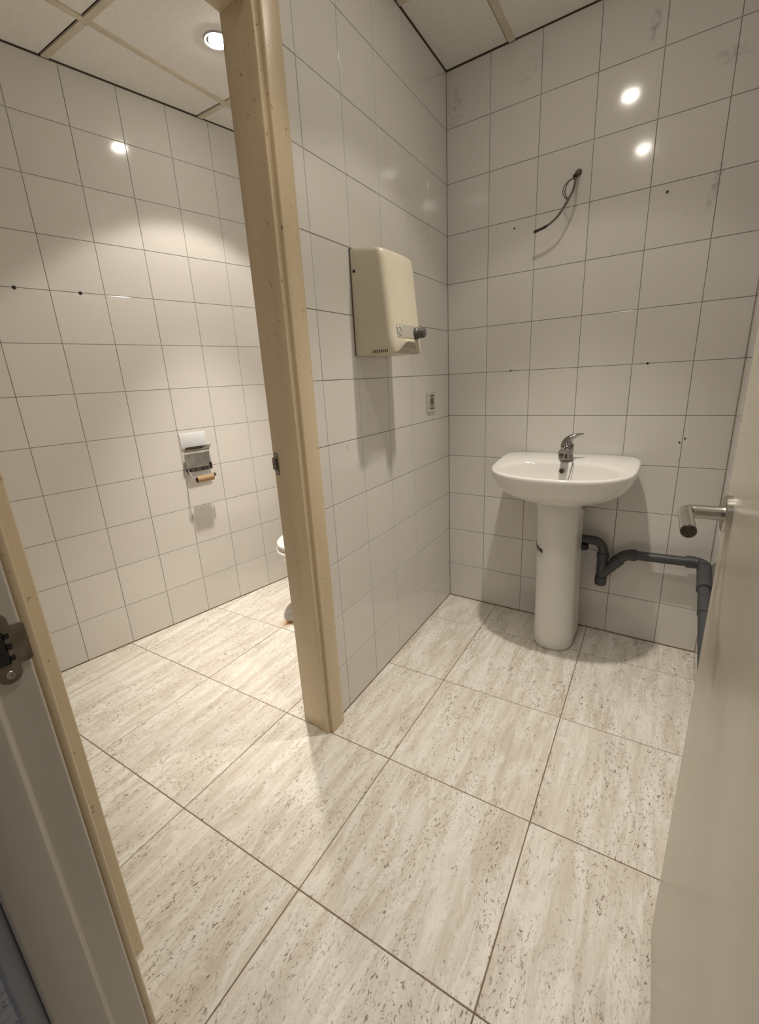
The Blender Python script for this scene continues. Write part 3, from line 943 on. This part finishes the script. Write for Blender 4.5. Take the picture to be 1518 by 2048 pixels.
# ------------------------------------------------------------------ loose cable over the washbasin
cab = empty('loose_cable', (0.548, 0, 1.904), 0, 'loose looped electric cable hanging from a hole in the tiled wall', 'cable')
O = Vector((0.548, 0, 1.904))
def rel(ps):
    return [Vector(q) - O for q in ps]
lathe_obj('wall_hole', [(0.013, -0.0015), (0.012, -0.0018), (0.002, -0.0016)], 'grime', cab, 'y', (0, 0, 0), 16)
tube_obj('conduit_stub', rel([(0.549, -0.001, 1.905), (0.547, -0.018, 1.895), (0.545, -0.032, 1.886)]), [0.0085, 0.008, 0.0075], 'cable', cab, 12)
tube_obj('tape_knot', rel([(0.5455, -0.027, 1.889), (0.5445, -0.035, 1.884), (0.545, -0.043, 1.876)]), [0.0085, 0.0098, 0.007], 'black', cab, 12)
tube_obj('cable_run', smooth_path(rel([(0.545, -0.035, 1.884), (0.5485, -0.05, 1.864), (0.546, -0.06, 1.836), (0.537, -0.065, 1.814), (0.522, -0.07, 1.787), (0.501, -0.075, 1.757), (0.478, -0.075, 1.739), (0.456, -0.075, 1.728), (0.434, -0.075, 1.722), (0.413, -0.075, 1.718)]), 5), 0.0042, 'cable', cab, 10)
tube_obj('wire_loop', smooth_path(rel([(0.545, -0.04, 1.880), (0.540, -0.056, 1.871), (0.530, -0.06, 1.865), (0.519, -0.06, 1.85), (0.517, -0.06, 1.83), (0.525, -0.062, 1.8125), (0.533, -0.064, 1.810)]), 6), 0.0020, 'cable', cab, 8)
tube_obj('wire_loop', smooth_path(rel([(0.545, -0.04, 1.881), (0.537, -0.05, 1.874), (0.524, -0.05, 1.869), (0.509, -0.05, 1.853), (0.507, -0.05, 1.833), (0.519, -0.055, 1.813), (0.531, -0.062, 1.806)]), 6), 0.0017, 'cable', cab, 8)
tube_obj('taped_end', rel([(0.463, -0.075, 1.7315), (0.456, -0.075, 1.728), (0.440, -0.075, 1.7235), (0.425, -0.075, 1.7205), (0.411, -0.075, 1.7175)]), [0.0040, 0.0050, 0.0048, 0.0052, 0.0056], 'black', cab, 12)

# ------------------------------------------------------------------ toilet paper holder on the left wall
def lpt(y, off=0.0, z=0.0):
    return Vector((LX + LR * y, y, z)) + Vector((1, -LR, 0)).normalized() * off
tp = empty('toilet_paper_holder', lpt(-0.73, 0.0005, 0.80), math.atan2(1, LR), 'steel toilet paper holder with its curved cover flipped up', 'paper holder')
# local X along the wall, -Y out, Z up
box('back_plate', (-0.062, -0.004, -0.060), (0.058, 0.0, 0.008), 'cool_white', tp, 0.001)
# flipped cover: sheet rising from the hinge, its top curling outwards
bm = bmesh.new()
prof = [(-0.020, 0.004), (-0.014, 0.030), (-0.011, 0.055), (-0.014, 0.080), (-0.022, 0.097), (-0.036, 0.110), (-0.050, 0.117)]
prof = [(p.x, p.y) for p in smooth_path([(a, b, 0) for a, b in prof], 4)]
fr = [[bm.verts.new((x, y, z)) for x in (-0.067, -0.045, 0.0, 0.045, 0.067)] for y, z in prof]
bk = [[bm.verts.new((x, y + 0.0012, z + 0.0006)) for x in (-0.067, -0.045, 0.0, 0.045, 0.067)] for y, z in prof]
for g in (fr, bk):
    for a, b in zip(g, g[1:]):
        for i in range(4):
            bm.faces.new((a[i], a[i + 1], b[i + 1], b[i]))
for a, b, c, d in zip(fr, fr[1:], bk, bk[1:]):
    bm.faces.new((a[0], b[0], d[0], c[0])); bm.faces.new((a[4], b[4], d[4], c[4]))
for a, b in ((fr[0], bk[0]), (fr[-1], bk[-1])):
    for i in range(4):
        bm.faces.new((a[i], a[i + 1], b[i + 1], b[i]))
link('cover', to_mesh('cover', bm, True, 50), 'chrome', tp)
bm = bmesh.new()
add_box(bm, (-0.068, -0.026, -0.012), (0.066, -0.008, 0.006), 0.002)
add_box(bm, (0.055, -0.024, 0.0), (0.067, -0.010, 0.022), 0.002)
link('hinge_bar', to_mesh('hinge_bar', bm, True, 40), 'black', tp)
for k, (a, b) in enumerate(((-0.05, -0.03), (-0.02, 0.005), (0.022, 0.032), (0.038, 0.05))):
    box('hinge_tab', (a, -0.0275, -0.008), (b, -0.025, 0.002), 'steel_dark', tp, 0.0005)
# side arm with flange, rod and end knob
bm = bmesh.new()
poly = [(-0.010, 0.006), (-0.024, 0.004), (-0.046, -0.014), (-0.066, -0.040), (-0.060, -0.048), (-0.040, -0.042), (-0.018, -0.018)]
a = [bm.verts.new((-0.067, y, z)) for y, z in poly]; b = [bm.verts.new((-0.0645, y, z)) for y, z in poly]
for i in range(len(poly)):
    j = (i + 1) % len(poly)
    bm.faces.new((a[i], a[j], b[j], b[i]))
bm.faces.new(a); bm.faces.new(b[::-1])
link('side_arm', to_mesh('side_arm', bm), 'steel', tp)
RY, RZ = -0.060, -0.0385
lathe_obj('rod', [(0.0055, -0.068), (0.0055, 0.056)], 'steel', tp, 'x', (0, RY, RZ), 16)
lathe_obj('rod_end', [(0.0055, 0.049), (0.0095, 0.052), (0.010, 0.058), (0.005, 0.061)], 'steel_dark', tp, 'x', (0, RY, RZ), 20)

# cardboard tube hanging on the rod
ct = empty('cardboard_tube', lpt(-0.73, 0.0005, 0.80), math.atan2(1, LR), 'empty brown cardboard toilet roll tube on the holder', 'cardboard tube')
bm = bmesh.new()
lathe(bm, [(0.0165, -0.045), (0.0165, 0.044), (0.0155, 0.044), (0.0155, -0.045), (0.0165, -0.045)], 'x', (0, RY, RZ - 0.0102), 32, (False, False))
link('tube', to_mesh('tube', bm, True, 40), 'card', ct)

# thin white rectangle on the tiles above the holder
pw = box('white_rectangle', (-0.071, -0.004, 0.0), (0.064, 0.0, 0.078), 'cool_white', None, 0.0012,
         label='thin white rectangle on the tiles just above the toilet paper holder', cat='plate')
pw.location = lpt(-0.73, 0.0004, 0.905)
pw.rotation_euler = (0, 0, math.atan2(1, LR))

# ------------------------------------------------------------------ toilet
toi = empty('toilet', (-0.56, -0.02, 0), 0, 'white ceramic toilet with its lid closed behind the door frame', 'toilet')
def oval(a, bf, bb, cy, z, n=48, nf=2.1, nb=2.6):
    return [(x, y, z) for x, y in dshape(a, bf, bb, cy, n, nf, nb)]
bm = bmesh.new()
loft(bm, [oval(0.115, 0.20, 0.20, -0.27, 0.0005), oval(0.112, 0.195, 0.20, -0.27, 0.02), oval(0.112, 0.18, 0.20, -0.27, 0.10), oval(0.132, 0.21, 0.20, -0.30, 0.19),
          oval(0.158, 0.25, 0.21, -0.35, 0.28), oval(0.172, 0.265, 0.22, -0.385, 0.345), oval(0.182, 0.276, 0.22, -0.395, 0.378), oval(0.180, 0.274, 0.22, -0.395, 0.392), oval(0.168, 0.262, 0.21, -0.395, 0.398)])
link('bowl', to_mesh('bowl', bm, True, 60), 'ceramic', toi)
bm = bmesh.new()
loft(bm, [oval(0.170, 0.262, 0.20, -0.395, 0.3985), oval(0.176, 0.268, 0.205, -0.395, 0.401), oval(0.176, 0.268, 0.205, -0.395, 0.408), oval(0.172, 0.264, 0.20, -0.395, 0.411)])
link('seat', to_mesh('seat', bm, True, 50), 'lid', toi)
bm = bmesh.new()
loft(bm, [oval(0.168, 0.26, 0.19, -0.395, 0.4105), oval(0.168, 0.26, 0.19, -0.395, 0.4135)])
link('lid_gap_shade', to_mesh('lid_gap_shade', bm), 'ceramic_dark', toi)  # near-black oval stands in for the shade between seat and lid
bm = bmesh.new()
loft(bm, [oval(0.174, 0.266, 0.205, -0.395, 0.4125), oval(0.178, 0.270, 0.208, -0.395, 0.415), oval(0.176, 0.268, 0.206, -0.395, 0.424), oval(0.160, 0.25, 0.19, -0.395, 0.431), oval(0.10, 0.17, 0.12, -0.395, 0.435)])
link('lid', to_mesh('lid', bm, True, 50), 'lid', toi)
bm = bmesh.new()
add_box(bm, (-0.185, -0.175, 0.395), (0.185, 0.0, 0.76), 0.02, 4)
link('cistern', to_mesh('cistern', bm, True, 50), 'ceramic', toi)
box('cistern_lid', (-0.192, -0.183, 0.76), (0.192, 0.003, 0.79), 'ceramic', toi, 0.008, 3)
lathe_obj('flush_button', [(0.024, 0.788), (0.024, 0.796), (0.018, 0.798), (0.002, 0.798)], 'chrome', toi, 'z', (0, -0.09, 0), 24)
